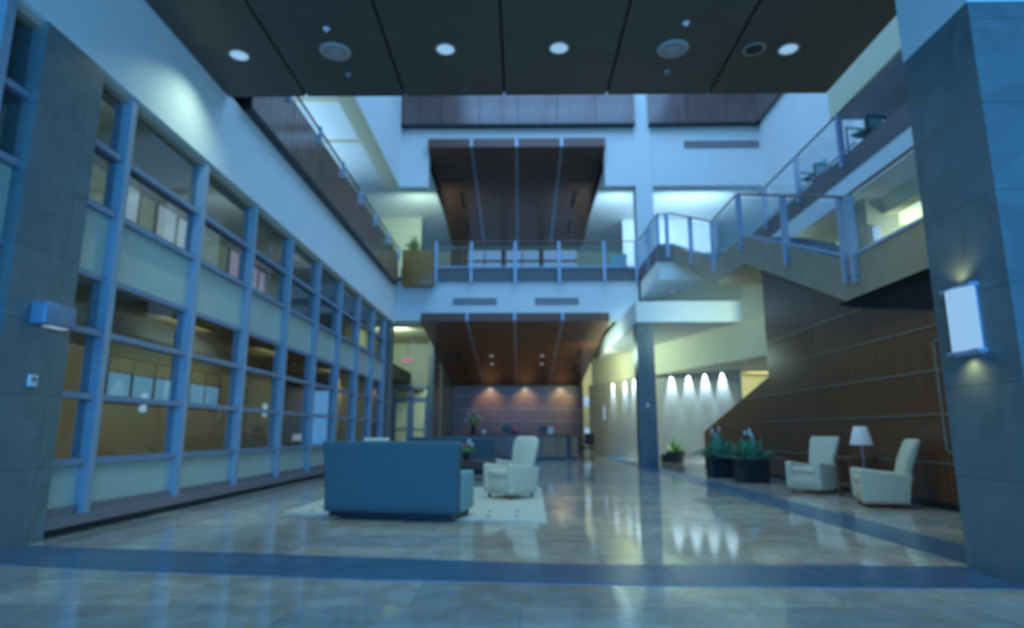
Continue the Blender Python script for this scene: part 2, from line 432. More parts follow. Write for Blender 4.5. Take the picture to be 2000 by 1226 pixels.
# dark ceiling above the viewer
ce = sempty('ceiling', 'dark brown panelled ceiling overhead with recessed lamps', 'ceiling')
MB().box(-4.97, 5.2, -4, 9.76, 6.78, 7.3).build('backing', 'dark', ce)
edges = [-4.96, -3.62, -1.945, -0.255, 1.475, 3.19, 5.19]
for a, c in zip(edges[:-1], edges[1:]):
    MB().box(a + 0.02, c - 0.02, -4, 9.76, 6.72, 6.78).build('panel', 'dark_ceiling', ce)

# ------------------------------------------------------------------ left window wall
win = sempty('window_1', 'tall grid of blue grey mullions and glass along the left wall', 'window')
my = [-0.40, 1.55, 3.5, 5.45, 7.46, 9.40, 11.32, 13.27, 15.24, 17.22, 19.25, 21.25, 23.1]
zt = [0.24, 0.78, 1.52, 2.27, 2.94, 3.76, 4.50, 5.33]
for y in my:
    MB().box(-5.22, -5.0, y - 0.055, y + 0.055, 0.2, 5.37).build('mullion', 'alu', win)
for i, z in enumerate(zt):
    h = 0.035 if 0 < i < 7 else 0.05
    dd = -5.07 if i in (0, 4) else -5.03
    MB().box(-5.2, dd, -2, 23.6, z - h, z + h).build('transom', 'tanw' if i == 7 else ('ledge' if i == 0 else 'alud'), win)  # top transom coloured tan to stand for shade under the header
for a, c in zip(my[:-1], my[1:]):
    g = MB()
    for k in (1, 2, 3, 5, 6): g.box(-5.135, -5.125, a + 0.055, c - 0.055, zt[k] + .035, zt[k + 1] - .035)
    g.build('pane', 'wglass', win)
    g = MB()
    for k in (0, 4): g.box(-5.15, -5.12, a + 0.055, c - 0.055, zt[k] + .035, zt[k + 1] - .035)
    g.build('frosted_panel', 'frost', win)
struct(MB().box(-5.2, -5.0, -2, 5.87, 0.0, 0.09).box(-5.2, -5.0, 6.80, 23.6, 0.0, 0.09).build('baseboard_left', 'dark'), 'dark recessed base under the left window ledge', 'baseboard')
b = MB().box(-5.25, XL, -2, 5.87, 0.09, 0.2).box(-5.25, XL, 6.80, 23.6, 0.09, 0.2)
struct(b.build('trim_6', 'ledge'), 'low brown grey ledge along the foot of the left windows', 'ledge')

# hall behind the left windows
struct(MB().box(-12.2, -12.0, -2, 36, 0, 3.45).build('wall_hall', 'tanw'), 'dim tan wall of the hall behind the windows', 'wall')
struct(MB().box(-12.2, -5.4, -2, 36, 3.45, 4.0).build('ceiling_hall', 'hallc'), 'dim ceiling of the hall behind the windows', 'ceiling')
b = MB().box(-9.4, -9.2, -2, 36, 4.0, 7.3)
struct(b.build('wall_hall_upper', 'cream'), 'upper room wall behind the high left panes', 'wall')
struct(MB().box(-9.2, -5.46, -2, 9.7, 6.8, 7.3).build('ceiling_hall_upper', 'tanw'), 'dim ceiling seen behind the high left panes', 'ceiling')
w2 = sempty('window_2', 'blue dusk lit windows across the hall behind the glass', 'window')
for (a, c) in ((18.0, 21.6), (22.6, 24.9)):
    f = MB(); p = MB()
    f.box(-11.99, -11.93, a - .08, c + .08, 1.94, 2.02); f.box(-11.99, -11.93, a - .08, c + .08, 3.3, 3.4); f.box(-11.99, -11.93, a - .08, c + .08, 2.85, 2.9)
    n = 3 if c - a > 3 else 2
    for k in range(n + 1):
        y = a + (c - a) * k / n; f.box(-11.99, -11.93, y - .05, y + .05, 2.02, 3.3)
    p.box(-11.98, -11.96, a, c, 2.02, 2.86)
    f.build('frame', 'dark', w2); p.build('pane', 'paneblue', w2)
    MB().box(-11.98, -11.96, a, c, 2.89, 3.3).build('upper_pane', 'vent', w2)
w3 = sempty('window_3', 'lit upper windows behind the high left panes', 'window')
for (y0, y1, z0, z1, m_) in ((13.2, 14.2, 5.9, 7.0, 'panewhite'), (15.0, 16.8, 5.9, 6.9, 'panewhite'), (19.0, 20.4, 5.7, 6.9, 'panepink'), (20.6, 21.8, 5.7, 6.7, 'panepink')):
    MB().box(-9.2, -9.17, y0, y1, z0, z1).build('pane', m_, w3)
    f = MB(); f.box(-9.2, -9.13, y0 - .07, y0, z0, z1); f.box(-9.2, -9.13, y1, y1 + .07, z0, z1); f.box(-9.2, -9.13, (y0 + y1) / 2 - .04, (y0 + y1) / 2 + .04, z0, z1)
    f.box(-9.2, -9.13, y0 - .07, y1 + .07, z1, z1 + .07); f.box(-9.2, -9.13, y0 - .07, y1 + .07, z0 - .07, z0)
    f.build('frame', 'tanw', w3)

# ------------------------------------------------------------------ ground floor, back
struct(MB().box(-7.2, 3.74, 25.0, 37.0, 5.45, 5.55).build('ceiling_back', 'cream'), 'cream ground floor ceiling behind the white band', 'ceiling')
b = MB().box(-7.2, -3.9, 31, 31.2, 3.35, 5.45); b.box(-7.2, -6.25, 31, 31.2, 0, 3.35); b.box(-4.5, -3.9, 31, 31.2, 0, 3.35)
struct(b.build('wall_entry', 'cream'), 'cream wall above the glass doors at left', 'wall')
struct(MB().box(-7.2, -7.0, 24.6, 31, 0, 5.45).build('wall_entry_side', 'cream'), 'cream side wall beside the glass doors', 'wall')
struct(MB().box(-7.2, -4.0, 35.5, 35.7, 0, 4).build('wall_vestibule', 'cream'), 'cream wall of the vestibule beyond the doors', 'wall')
struct(MB().box(-7.2, -4.0, 31.2, 35.7, 4.0, 4.1).build('ceiling_vestibule', 'white'), 'pale ceiling of the vestibule beyond the doors', 'ceiling')
d1 = sempty('door_1', 'pair of glass entrance doors with blue grey frames at left', 'door')
f = MB()
for x in (-6.22, -5.37, -4.53): f.box(x - .07, x + .07, 30.95, 31.1, 0, 3.35)
for z in (0.12, 2.75, 3.3): f.box(-6.2, -4.5, 30.95, 31.1, z - .07, z + .07)
f.build('frame', 'alu', d1)
for x in (-5.8, -4.95):
    leaf_ = MB(); leaf_.box(x - .36, x - .27, 30.98, 31.06, .19, 2.68); leaf_.box(x + .27, x + .36, 30.98, 31.06, .19, 2.68)
    leaf_.box(x - .27, x + .27, 30.98, 31.06, .19, .32); leaf_.box(x - .27, x + .27, 30.98, 31.06, 2.56, 2.68); leaf_.box(x - .27, x + .27, 30.98, 31.06, 1.2, 1.3)
    lf = leaf_.build('door_leaf', 'alu', d1)
    MB().box(x - .27, x + .27, 31.01, 31.03, .32, 2.56).build('pane', 'glass', lf)
    MB().bar((x + .2, 30.93, 1.0), (x + .2, 30.93, 1.6), .03, .03).build('door_handle', 'steel', lf)
MB().box(-6.15, -4.6, 31.01, 31.03, 2.82, 3.23).build('transom_pane', 'glass', d1)
struct(MB().box(-4.15, -3.92, 28.4, 37, 0, 5.45).build('wall_reception_left', 'stone'), 'dark grey stone wall left of the reception', 'wall')
# reception back wall
rw = sempty('wall_reception', 'dark wood panelled wall behind the reception desk', 'wall')
MB().box(-3.9, 3.52, 36.5, 36.8, 0, 5.45).build('panel', 'wood', rw)
for z in (0.9, 1.75, 2.45, 3.2):
    MB().box(-3.9, 3.52, 36.47, 36.5, z - .015, z + .015).build('reveal_strip', 'reveal', rw)
struct(MB().box(3.52, 3.62, 36.3, 36.8, 0, 5.45).build('wall_reception_right', 'woodl'), 'golden wood return wall right of the reception', 'wall')
struct(MB().box(2.8, 8.0, 39.5, 39.7, 0, 5.45).build('wall_corridor_end', 'cream'), 'yellow lit corridor end right of the reception', 'wall')

# right ground floor: slab edge on the column, bulkhead, washed wall
slab = [(3.74, 19.9), (7.35, 19.9), (5.05, 27.5), (3.74, 31.3)]
struct(MB().prism(slab, 'z', 4.6, 5.28).build('ceiling_right_slab', 'white'), 'pale lowered ceiling slab resting on the back column', 'ceiling')


def wallseg(name, pts, z0, z1, th, m_, label, cat='wall'):
    bm_ = MB()
    for p, q in zip(pts[:-1], pts[1:]):
        d = Vector((q[0] - p[0], q[1] - p[1], 0)).normalized(); n = Vector((-d.y, d.x, 0)) * th
        bm_.prism([p, q, (q[0] + n.x, q[1] + n.y), (p[0] + n.x, p[1] + n.y)], 'z', z0, z1)
    return struct(bm_.build(name, m_), label, cat)


wallseg('wall_bulkhead', [(3.7, 31.3), (5.0, 27.5), (7.7, 18.6)], 3.4, 6.4, -0.15, 'cream', 'cream angled bulkhead over the right passage')
sw_pts = [(3.62, 31.6), (5.05, 26.55), (8.3, 23.7)]
wallseg('wall_washed', sw_pts, 0, 3.42, -0.2, 'washw', 'tan textured wall washed by downlights')
bsb = wallseg('baseboard_washed', [(3.60, 31.5), (5.02, 26.5), (8.27, 23.66)], 0, 0.16, -0.04, 'white', 'pale base along the washed tan wall', 'baseboard')
struct(MB().prism([(3.8, 31.3), (5.1, 27.5), (7.8, 18.6), (12, 18.6), (12, 31.5), (3.8, 31.6)], 'z', 3.42, 3.55).build('ceiling_passage', 'cream'), 'low cream passage ceiling behind the bulkhead', 'ceiling')
struct(MB().box(8.3, 12, 26.5, 26.7, 0, 3.42).build('wall_passage_end', 'cream'), 'yellow lit end wall of the right passage', 'wall')

# wood wall below the staircase
wr = sempty('wall_right', 'dark wood panelled wall below the staircase with sloping left end', 'wall')
poly = [(3.0, 0), (21.6, 0), (21.6, 1.12), (21.35, 1.2), (15.75, 2.48), (15.7, 5.2), (11.45, 3.36), (9.0, 2.84), (3.0, 2.84)]
MB().prism(poly, 'x', 6.2, 6.4).build('panel', 'wood', wr)
for z in (0.66, 1.37, 2.02, 2.68):
    ymax = 21.6 if z < 1.1 else (15.75 + (2.48 - z) / 1.28 * 5.6 if z < 2.4 else 15.72)
    MB().box(6.185, 6.2, 3.0, ymax, z - .011, z + .011).build('reveal_strip', 'reveal', wr)
MB().prism([(11.2, 3.3), (11.3, 3.3), (15.7, 3.3), (15.7, 3.33), (11.2, 3.33)], 'x', 6.185, 6.2).build('reveal_strip', 'reveal', wr)
fr = MB(); fr.box(6.18, 6.2, 9.36, 9.40, .8, 2.48); fr.box(6.18, 6.2, 7.6, 9.40, .8, .84); fr.box(6.18, 6.2, 7.6, 9.40, 2.44, 2.48); fr.box(6.18, 6.2, 7.6, 7.64, .8, 2.48)
fr.build('panel_edging', 'reveal', wr)
struct(MB().box(6.17, 6.2, 3.0, 21.6, 0, 0.1).build('baseboard_right', 'black'), 'black base along the wood wall', 'baseboard')
struct(MB().box(6.4, 9.5, 3.0, 3.2, 0, 4).build('wall_right_near', 'white'), 'wall behind the right front column', 'wall')

# ================================================================== COLUMNS
c = thing('stone_column', 'tall grey stone clad column at left edge with box sconce', 'column')
MB().box(-5.4, XL, 5.88, 6.79, 0, 5.37).build('shaft', 'stone', c)
c = thing('stone_column', 'wide grey stone column at right edge with glowing sconce', 'column')
MB().box(3.70, 5.2, 4.66, 5.54, 0, 4.6).build('shaft', 'stone', c)
struct(MB().box(3.70, 5.2, 4.66, 5.54, 4.6, 6.72).build('trim_7', 'white'), 'white beam over the right front column', 'beam')
c = thing('stone_column', 'slender grey stone column standing at right of the back passage', 'column')
MB().box(3.74, 4.29, 19.95, 20.5, 0, 4.6).build('shaft', 'stone', c)
MB().box(3.97, 4.05, 19.93, 19.95, 1.9, 2.02).build('wall_plate', 'plastic', c)
c = thing('stone_column', 'narrow dark end post where the left windows stop', 'column')
MB().box(-5.4, XL, 23.6, 24.45, 0, 5.37).build('shaft', 'stone', c)

# ================================================================== WOOD CANOPIES
def canopy(label, x0, x1, yf, zf0, zf1, yb, zb, slots, spots):
    t = thing('wooden_canopy', label, 'canopy')
    n = 4; gap = 0.11; wdt = (x1 - x0 - 3 * gap) / n
    th = 0.12
    for k in range(n):
        a = x0 + k * (wdt + gap); c_ = a + wdt
        MB().prism([(yf, zf0), (yb, zb), (yb, zb + th), (yf + th, zf0 + th), (yf + th, zf1), (yf, zf1)], 'x', a, c_).build('panel', 'woody', t)
        if k < 3:
            MB().prism([(yf + .03, zf0 + .03), (yb, zb + .03), (yb, zb + th), (yf + th, zf0 + th), (yf + th, zf1), (yf + .03, zf1)], 'x', c_, c_ + gap).build('metal_strip', 'steel', t)

    def zu(y): return zf0 + (zb - zf0) * (y - yf) / (yb - yf)
    for (x, ya, yb2) in slots:
        MB().add([(x - .07, ya, zu(ya) - .012), (x + .07, ya, zu(ya) - .012), (x + .07, yb2, zu(yb2) - .012), (x - .07, yb2, zu(yb2) - .012),
                  (x - .07, ya, zu(ya) + .01), (x + .07, ya, zu(ya) + .01), (x + .07, yb2, zu(yb2) + .01), (x - .07, yb2, zu(yb2) + .01)],
                 [(0, 1, 2, 3), (4, 5, 6, 7), (0, 1, 5, 4), (1, 2, 6, 5), (2, 3, 7, 6), (3, 0, 4, 7)]).build('air_slot', 'black', t)
    for (x, y) in spots:
        MB().cyl((x, y, zu(y) - .02), (x, y, zu(y) + .02), .09).build('small_lamp', 'litdim', t)
    return t


canopy('upper wooden canopy hanging from the back wall over the second level', -3.81, 3.56, 24.25, 12.74, 13.12, 34.0, 11.5,
       [(-2.75, 28.0, 29.6), (-2.75, 31.0, 32.6), (2.6, 28.0, 29.6), (2.6, 31.0, 32.6)], [])
canopy('lower wooden canopy sloping down to the reception wall', -3.90, 3.50, 24.2, 5.40, 5.73, 36.45, 3.78,
       [(-2.9, 29.0, 30.4), (-2.9, 32.0, 33.2), (2.75, 28.4, 29.8), (2.75, 31.6, 32.8)],
       [(-1.35, 29.6), (-1.40, 31.2), (1.05, 29.6), (1.08, 31.2)])

# ================================================================== GUARDS AND RAILINGS
g = thing('wood_guard', 'long glossy wood balcony guard on the left above the white wall', 'balcony guard')
ys = [10.32 + i * (23.95 - 10.32) / 7 for i in range(8)]
for a, c_ in zip(ys[:-1], ys[1:]):
    MB().box(-4.95, -4.80, a + .012, c_ - .012, 6.86, 8.06).build('panel', 'woodg', g)
MB().box(-4.97, -4.80, 10.30, 23.95, 6.80, 6.86).build('bottom_trim', 'black', g)
MB().box(-4.97, -4.80, 10.27, 10.33, 6.80, 8.06).build('end_trim', 'black', g)
MB().box(-4.90, -4.88, 10.4, 23.9, 8.06, 8.30).build('glass_panel', 'glass', g)
MB().tube([(-4.86, 10.35, 8.34), (-4.86, 24.0, 8.34)], .03).build('handrail', 'woody', g)
for i in range(7):
    y = 12.0 + i * 2.0 - .1
    b = MB().box(-4.80, -4.74, y - .06, y + .06, 7.86, 8.30); b.build('bracket', 'steel', g)

g = thing('wood_guard', 'wide glossy wood guard of the third level spanning left of the pier', 'balcony guard')
xs = [-4.93 + i * (4.82 + 4.93) / 6 for i in range(7)]
for a, c_ in zip(xs[:-1], xs[1:]): MB().box(a + .014, c_ - .014, 24.30, 24.5, 13.82, 15.3).build('panel', 'woodp', g)
MB().box(-4.95, 4.83, 24.28, 24.6, 13.74, 13.82).build('bottom_trim', 'black', g)
MB().box(-4.95, 4.83, 24.5, 24.6, 13.82, 15.3).build('backing', 'reveal', g)
MB().tube([(-4.9, 24.45, 15.5), (4.8, 24.45, 15.5)], .035).build('handrail', 'woodl', g)
g = thing('wood_guard', 'glossy wood guard of the third level right of the pier turning the corner', 'balcony guard')
xs = [5.42, 7.0, 8.65, 10.0]
for a, c_ in zip(xs[:-1], xs[1:]): MB().box(a + .014, c_ - .014, 24.30, 24.5, 13.82, 15.3).build('panel', 'woodp', g)
MB().box(5.40, 10.0, 24.28, 24.55, 13.74, 13.82).build('bottom_trim', 'black', g)
MB().box(5.42, 10.0, 24.5, 24.55, 13.82, 15.3).build('backing', 'reveal', g)
for a, c_ in ((20.2, 22.2), (22.23, 24.28)): MB().box(9.86, 10.0, a, c_, 13.82, 15.3).build('panel', 'woodp', g)


def railing(label, pts, post_pts, post_low, glass_low, cap='woody', pw=0.1, rail_r=0.028):
    """pts: top rail polyline; post_pts: (x,y,z_top); post_low: drop of each post below the rail"""
    t = thing('glass_railing', label, 'railing')
    MB().tube(pts, rail_r).build('handrail', cap, t)
    for (p, q) in zip(pts[:-1], pts[1:]):
        p, q = Vector(p), Vector(q); d = (q - p)
        if d.length < .3: continue
        a = p + d * 0.02; c_ = q - d * 0.02; hd = Vector((d.x, d.y, 0)).normalized(); n = Vector((-hd.y, hd.x, 0)) * .006
        v = [a - n + Vector((0, 0, -.12)), c_ - n + Vector((0, 0, -.12)), c_ - n + Vector((0, 0, -glass_low)), a - n + Vector((0, 0, -glass_low)),
             a + n + Vector((0, 0, -.12)), c_ + n + Vector((0, 0, -.12)), c_ + n + Vector((0, 0, -glass_low)), a + n + Vector((0, 0, -glass_low))]
        MB().add(v, [(0, 1, 2, 3), (4, 5, 6, 7), (0, 1, 5, 4), (1, 2, 6, 5), (2, 3, 7, 6), (3, 0, 4, 7)]).build('glass_panel', 'glass', t)
        MB().bar(a + Vector((0, 0, -glass_low)), c_ + Vector((0, 0, -glass_low)), .04, .05).build('bottom_rail', 'steel', t)
    for (x, y, z) in post_pts:
        pm = MB().box(x - pw / 2, x + pw / 2, y - .045, y + .045, z - post_low, z - .02)
        po = pm.build('post', 'steel', t)
        MB().cyl((x, y - .05, z - post_low + .1), (x, y - .065, z - post_low + .1), .03).build('bolt', 'alud', po)
    return t


xs = [-3.36, -1.95, -0.18, 1.58, 3.38, 4.66]
railing('straight glass railing along the back of the second level', [(-3.42, 24.42, 8.70), (4.75, 24.42, 8.70)], [(x, 24.36, 8.70) for x in xs], 1.75, 1.05, pw=.12)
struct(MB().box(-4.8, 4.76, 24.48, 24.6, 7.10, 7.62).build('trim_8', 'band'), 'dark steel edge band under the back railing', 'edge band')
R = [(4.80, 24.3, 8.70), (4.84, 21.24, 8.70), (5.30, 21.14, 8.70), (5.9, 18.5, 7.48), (5.9, 16.25, 7.48), (5.9, 10.86, 5.3), (5.9, 6.5, 5.3)]
railing('stair railing with glass stepping down from the back level to the landing', R,
        [(4.82, 22.7, 8.70), (4.86, 21.3, 8.70), (5.16, 21.14, 8.70), (5.6, 19.8, 8.09), (5.88, 18.42, 7.48), (5.88, 16.1, 7.46), (5.88, 13.4, 6.33), (5.88, 11.02, 5.36), (5.88, 10.72, 5.3)], 1.62, 1.12, pw=.13)
railing('glass railing of the right gallery above the stairs', [(7.6, 19.0, 8.56), (7.6, 13.2, 8.56)],
        [(7.58, 18.5, 8.56), (7.58, 16.2, 8.56), (7.58, 13.9, 8.56)], 1.35, 1.0, pw=.13)

# ================================================================== STAIRCASE
st = thing('staircase', 'grey open staircase turning down from the back level at right', 'staircase')
# outer stringers
def strip(p, q, zb0, zt0, zb1, zt1, th=.1):
    p, q = Vector((*p, 0)), Vector((*q, 0)); d = (q - p).normalized(); n = Vector((d.y, -d.x, 0)) * th
    if n.x < 0: n = -n
    v = []
    for off in (Vector(), n):
        for pt, a, b_ in ((p, zb0, zt0), (q, zb1, zt1)):
            v += [(pt.x + off.x, pt.y + off.y, a), (pt.x + off.x, pt.y + off.y, b_)]
    return MB().add(v, [(0, 1, 3, 2), (4, 5, 7, 6), (0, 1, 5, 4), (2, 3, 7, 6), (0, 2, 6, 4), (1, 3, 7, 5)])


strip((5.28, 21.15), (5.9, 18.45), 6.95, 7.55, 5.48, 6.22).build('stringer', 'stringer', st)
strip((5.9, 18.45), (5.9, 16.05), 5.48, 6.22, 5.48, 6.22).build('stringer', 'stringer', st)
strip((5.9, 16.05), (5.9, 11.1), 5.48, 6.22, 3.41, 4.16).build('stringer', 'stringer', st)
strip((5.9, 11.1), (5.9, 5.8), 3.41, 4.22, 3.41, 4.22).build('stringer', 'stringer', st)
strip((4.80, 24.45), (4.82, 21.2), 7.05, 7.58, 7.05, 7.58).build('edge_band', 'band', st)
MB().box(4.80, 5.30, 21.1, 21.2, 6.95, 7.55).build('edge_band', 'band', st)
# upper landing slab and soffit
MB().box(4.84, 7.6, 21.2, 24.55, 6.32, 7.05).build('landing_slab', 'white', st)
MB().box(4.84, 7.6, 21.25, 24.55, 7.05, 7.3).build('landing_floor', 'floor2', st)
# treads
for k in range(6):
    y1 = 21.15 - k * .45; z = 7.3 - (k + 1) * .18
    xo = 5.40 + k * .1
    MB().box(xo + .03, 7.5, y1 - .45, y1, z - .14, z).build('tread', 'slate', st)
MB().prism([(21.15, 6.95), (21.15, 7.1), (18.45, 6.0), (18.45, 5.5)], 'x', 5.95, 7.5).build('flight_soffit', 'stringer', st)
MB().box(6.0, 7.55, 16.05, 18.45, 5.49, 6.2).build('landing', 'stringer', st)
for k in range(12):
    y1 = 16.05 - k * .4125; z = 6.2 - (k + 1) * .17
    MB().box(6.0, 7.5, y1 - .4125, y1, z - .14, z).build('tread', 'slate', st)
MB().prism([(16.05, 5.49), (16.05, 5.95), (11.1, 3.9), (11.1, 3.42)], 'x', 6.0, 7.55).build('flight_soffit', 'stringer', st)
MB().box(6.0, 7.6, 5.8, 11.1, 3.45, 4.2).build('landing', 'stringer', st)
struct(MB().add([(5.9, 11.42, 3.41), (5.9, 4.0, 3.41), (6.2, 4.0, 2.84), (6.2, 9.0, 2.84), (6.2, 11.42, 3.36),
                 (5.9, 11.42, 3.44), (5.9, 4.0, 3.44), (6.4, 4.0, 3.0), (6.4, 9.0, 3.0), (6.4, 11.42, 3.44)],
                [(0, 1, 2, 3, 4), (5, 6, 7, 8, 9), (0, 1, 6, 5), (1, 2, 7, 6), (2, 3, 8, 7), (3, 4, 9, 8), (4, 0, 5, 9)]).build('trim_9', 'dark'), 'dark sloped soffit between stair landing and wood wall', 'soffit')

# ================================================================== CEILING FIXTURES
def downlight(x, y, z, label, r=0.13, lit=True, group='round recessed lamps of the dark ceiling'):
    t = thing('recessed_downlight', label, 'ceiling lamp', (x, y, z), group=group)
    MB().lathe([(r, -.012), (r + .035, -.012), (r + .035, 0.0), (r, 0.0), (r, -.012)], n=28, caps=False).build('trim_ring', 'reveal', t, smooth=True)
    MB().lathe([(r, -.006), (r, -.002)], n=28).build('lens', 'lens' if lit else 'black', t)
    return t


for x, y, l in ((-4.24, 8.55, 'lit round ceiling lamp nearest the left white wall'), (-1.10, 8.44, 'lit round ceiling lamp left of centre in the dark ceiling'),
                (0.59, 8.43, 'lit round ceiling lamp right of centre in the dark ceiling'), (4.01, 8.50, 'lit round ceiling lamp nearest the right edge of the dark ceiling')):
    downlight(x, y, 6.72, l)
    lamp_spot('downlight_beam', (x, y, 6.68), (x, y, 0), 158 if x > -4 else 112, WARM, 125 if x > -4 else 132, 0.9 if x > -4 else 1.0, .05)
downlight(3.50, 8.5, 6.72, 'unlit dark round ceiling lamp beside the rightmost lit lamp', lit=False)
for x, l in ((-2.76, 'left round grey speaker in the dark ceiling'), (2.29, 'right round grey speaker in the dark ceiling')):
    t = thing('ceiling_speaker', l, 'speaker', (x, 8.48, 6.72), group='round speakers of the dark ceiling')
    MB().lathe([(.17, -.02), (.235, -.012), (.235, 0), (.17, 0), (.17, -.02)], n=32, caps=False).build('ring', 'speaker', t, smooth=True)
    MB().lathe([(.17, -.012), (.17, -.002)], n=32).build('grille', 'vent', t)
    MB().lathe([(.10, -.016), (.10, -.011)], n=24).build('cone_cover', 'speaker', t)
for x, y, l, m_ in ((-2.73, 7.94, 'small pale sprinkler head in front of the left speaker', 'plastic'), (2.33, 7.88, 'small pale sprinkler head in front of the right speaker', 'plastic'),
                    (-2.73, 9.09, 'small dim sprinkler head behind the left speaker', 'vent'), (2.34, 9.08, 'small dim sprinkler head behind the right speaker', 'vent')):
    t = thing('sprinkler_head', l, 'sprinkler', (x, y, 6.72), group='sprinkler heads of the dark ceiling')
    MB().lathe([(.045, -.012), (.05, 0)], n=16).build('rosette', m_, t)
    MB().lathe([(.014, -.05), (.014, -.012)], n=10).build('nozzle', m_, t)
t = thing('smoke_detector', 'small dark detector on the grey soffit at upper right', 'detector', (8.9, 11.9, 8.62))
MB().lathe([(.12, -.07), (.14, 0)], n=16).build('housing', 'black', t)


def vent(label, x0, x1, z0, z1, y, grp):
    t = thing('air_vent', label, 'vent', group=grp)
    f = MB(); f.box(x0, x1, y - .03, y, z0, z0 + .03); f.box(x0, x1, y - .03, y, z1 - .03, z1); f.box(x0, x0 + .03, y - .03, y, z0, z1); f.box(x1 - .03, x1, y - .03, y, z0, z1)
    f.build('frame', 'vent', t)
    s_ = MB(); n = 5
    for k in range(n):
        z = z0 + .03 + (z1 - z0 - .06) * (k + .5) / n; s_.box(x0 + .03, x1 - .03, y - .022, y - .004, z - .014, z + .014)
    s_.build('louvers', 'vent', t)


vent('left grey air vent on the white back band above the canopy', -2.68, -0.93, 6.14, 6.41, 24.6, 'air vents of the back wall')
vent('right grey air vent on the white back band above the canopy', 0.61, 2.35, 6.14, 6.41, 24.6, 'air vents of the back wall')
vent('long grey air vent high on the right back wall', 6.88, 10.0, 12.80, 13.12, 24.6, 'air vents of the back wall')
for x, y, z, l in ((-5.2, 30.2, 5.45, 'small lit ceiling lamp before the glass doors'), (5.75, 23.0, 6.315, 'small lit lamp under the stair landing slab'),
                   (7.3, 20.3, 3.42, 'lit passage lamp nearest the wood wall'), (6.7, 21.4, 3.42, 'lit passage lamp behind the bulkhead edge')):
    downlight(x, y, z, l, r=.09, group='small recessed lamps at the back')

# ================================================================== SCONCES
t = thing('wall_sconce', 'glowing tall curved sconce on the right stone column', 'wall lamp')
prof = [(3.70, 4.98), (3.70, 5.33)]
pts = [(3.70 - .035 - .085 * math.sin(math.pi * k / 8), 5.33 - .35 * k / 8) for k in range(9)]
MB().prism(pts + [(3.67, 4.98), (3.67, 5.33)], 'z', 1.76, 2.27).build('diffuser', 'sconce', t)
MB().box(3.62, 3.70, 4.97, 5.34, 2.27, 2.295).build('top_cap', 'steel', t)
MB().box(3.62, 3.70, 4.97, 5.34, 1.735, 1.76).build('bottom_cap', 'steel', t)
MB().box(3.67, 3.70, 5.0, 5.31, 1.72, 2.31).build('back_plate', 'steel', t)
lamp_spot('sconce_glow_up', (3.62, 5.15, 2.30), (3.66, 5.15, 3.0), 3, GOLD, 140, .8, .03)
lamp_spot('sconce_glow_down', (3.62, 5.15, 1.72), (3.66, 5.15, 1.0), 3, GOLD, 140, .8, .03)
t = thing('wall_sconce', 'grey metal box sconce casting beams on the left column', 'wall lamp')
MB().box(XL, XL + .17, 6.18, 6.62, 2.19, 2.42).build('housing', 'alud', t, bevel=.015)
MB().box(XL + .03, XL + .13, 6.33, 6.58, 2.18, 2.195).build('lower_lens', 'litdim', t)
MB().box(XL + .03, XL + .13, 6.33, 6.58, 2.415, 2.425).build('upper_lens', 'litdim', t)
lamp_spot('sconce_beam_up', (XL + .06, 6.40, 2.46), (XL - .02, 6.40, 4.3), 7, WARM, 14, .8, .01)
lamp_spot('sconce_beam_down', (XL + .06, 6.40, 2.14), (XL - .02, 6.40, 0.9), 2.5, WARM, 16, .8, .01)
t = thing('thermostat', 'small white control box on the left column below the sconce', 'thermostat')
MB().box(XL, XL + .03, 6.27, 6.38, 1.56, 1.68).build('case', 'plastic', t, bevel=.006)
MB().box(XL + .03, XL + .033, 6.29, 6.36, 1.61, 1.66).build('display', 'vent', t)

# sconces and lamp in the hall behind the glass
for y, z, l in ((19.9, 2.05, 'small lit sconce in the hall nearer to the left column'), (29.5, 2.15, 'small lit sconce far down the hall behind the windows')):
    t = thing('hall_sconce', l, 'wall lamp', (-11.9, y, z), group='sconces in the hall behind the windows')
    MB().box(-.1, .03, -.1, .1, -.02, .28).build('diffuser', 'lens', t); MB().box(-.1, .03, -.09, .09, -.3, -.08).build('lower_diffuser', 'lens', t)
    MB().box(-.1, .05, -.12, .12, -.08, -.02).build('bracket', 'steel', t)
t = thing('table_lamp', 'small lit table lamp deep in the hall behind the windows', 'lamp', (-10.6, 30.4, 0.62))
MB().lathe([(.12, 0), (.05, .05), (.03, .12)], n=14).build('base', 'black', t); MB().lathe([(.3, .12), (.22, .42)], n=18).build('lamp_shade', 'litdim', t)
t = thing('side_table', 'low table under the lit lamp in the hall', 'table', (-10.6, 30.4, 0))
MB().box(-.45, .45, -.3, .3, .56, .62).build('tabletop', 'wood', t)
for sx in (-1, 1):
    for sy in (-1, 1): MB().box(sx * .38 - .03, sx * .38 + .03, sy * .23 - .03, sy * .23 + .03, 0, .56).build('leg', 'wood', t)

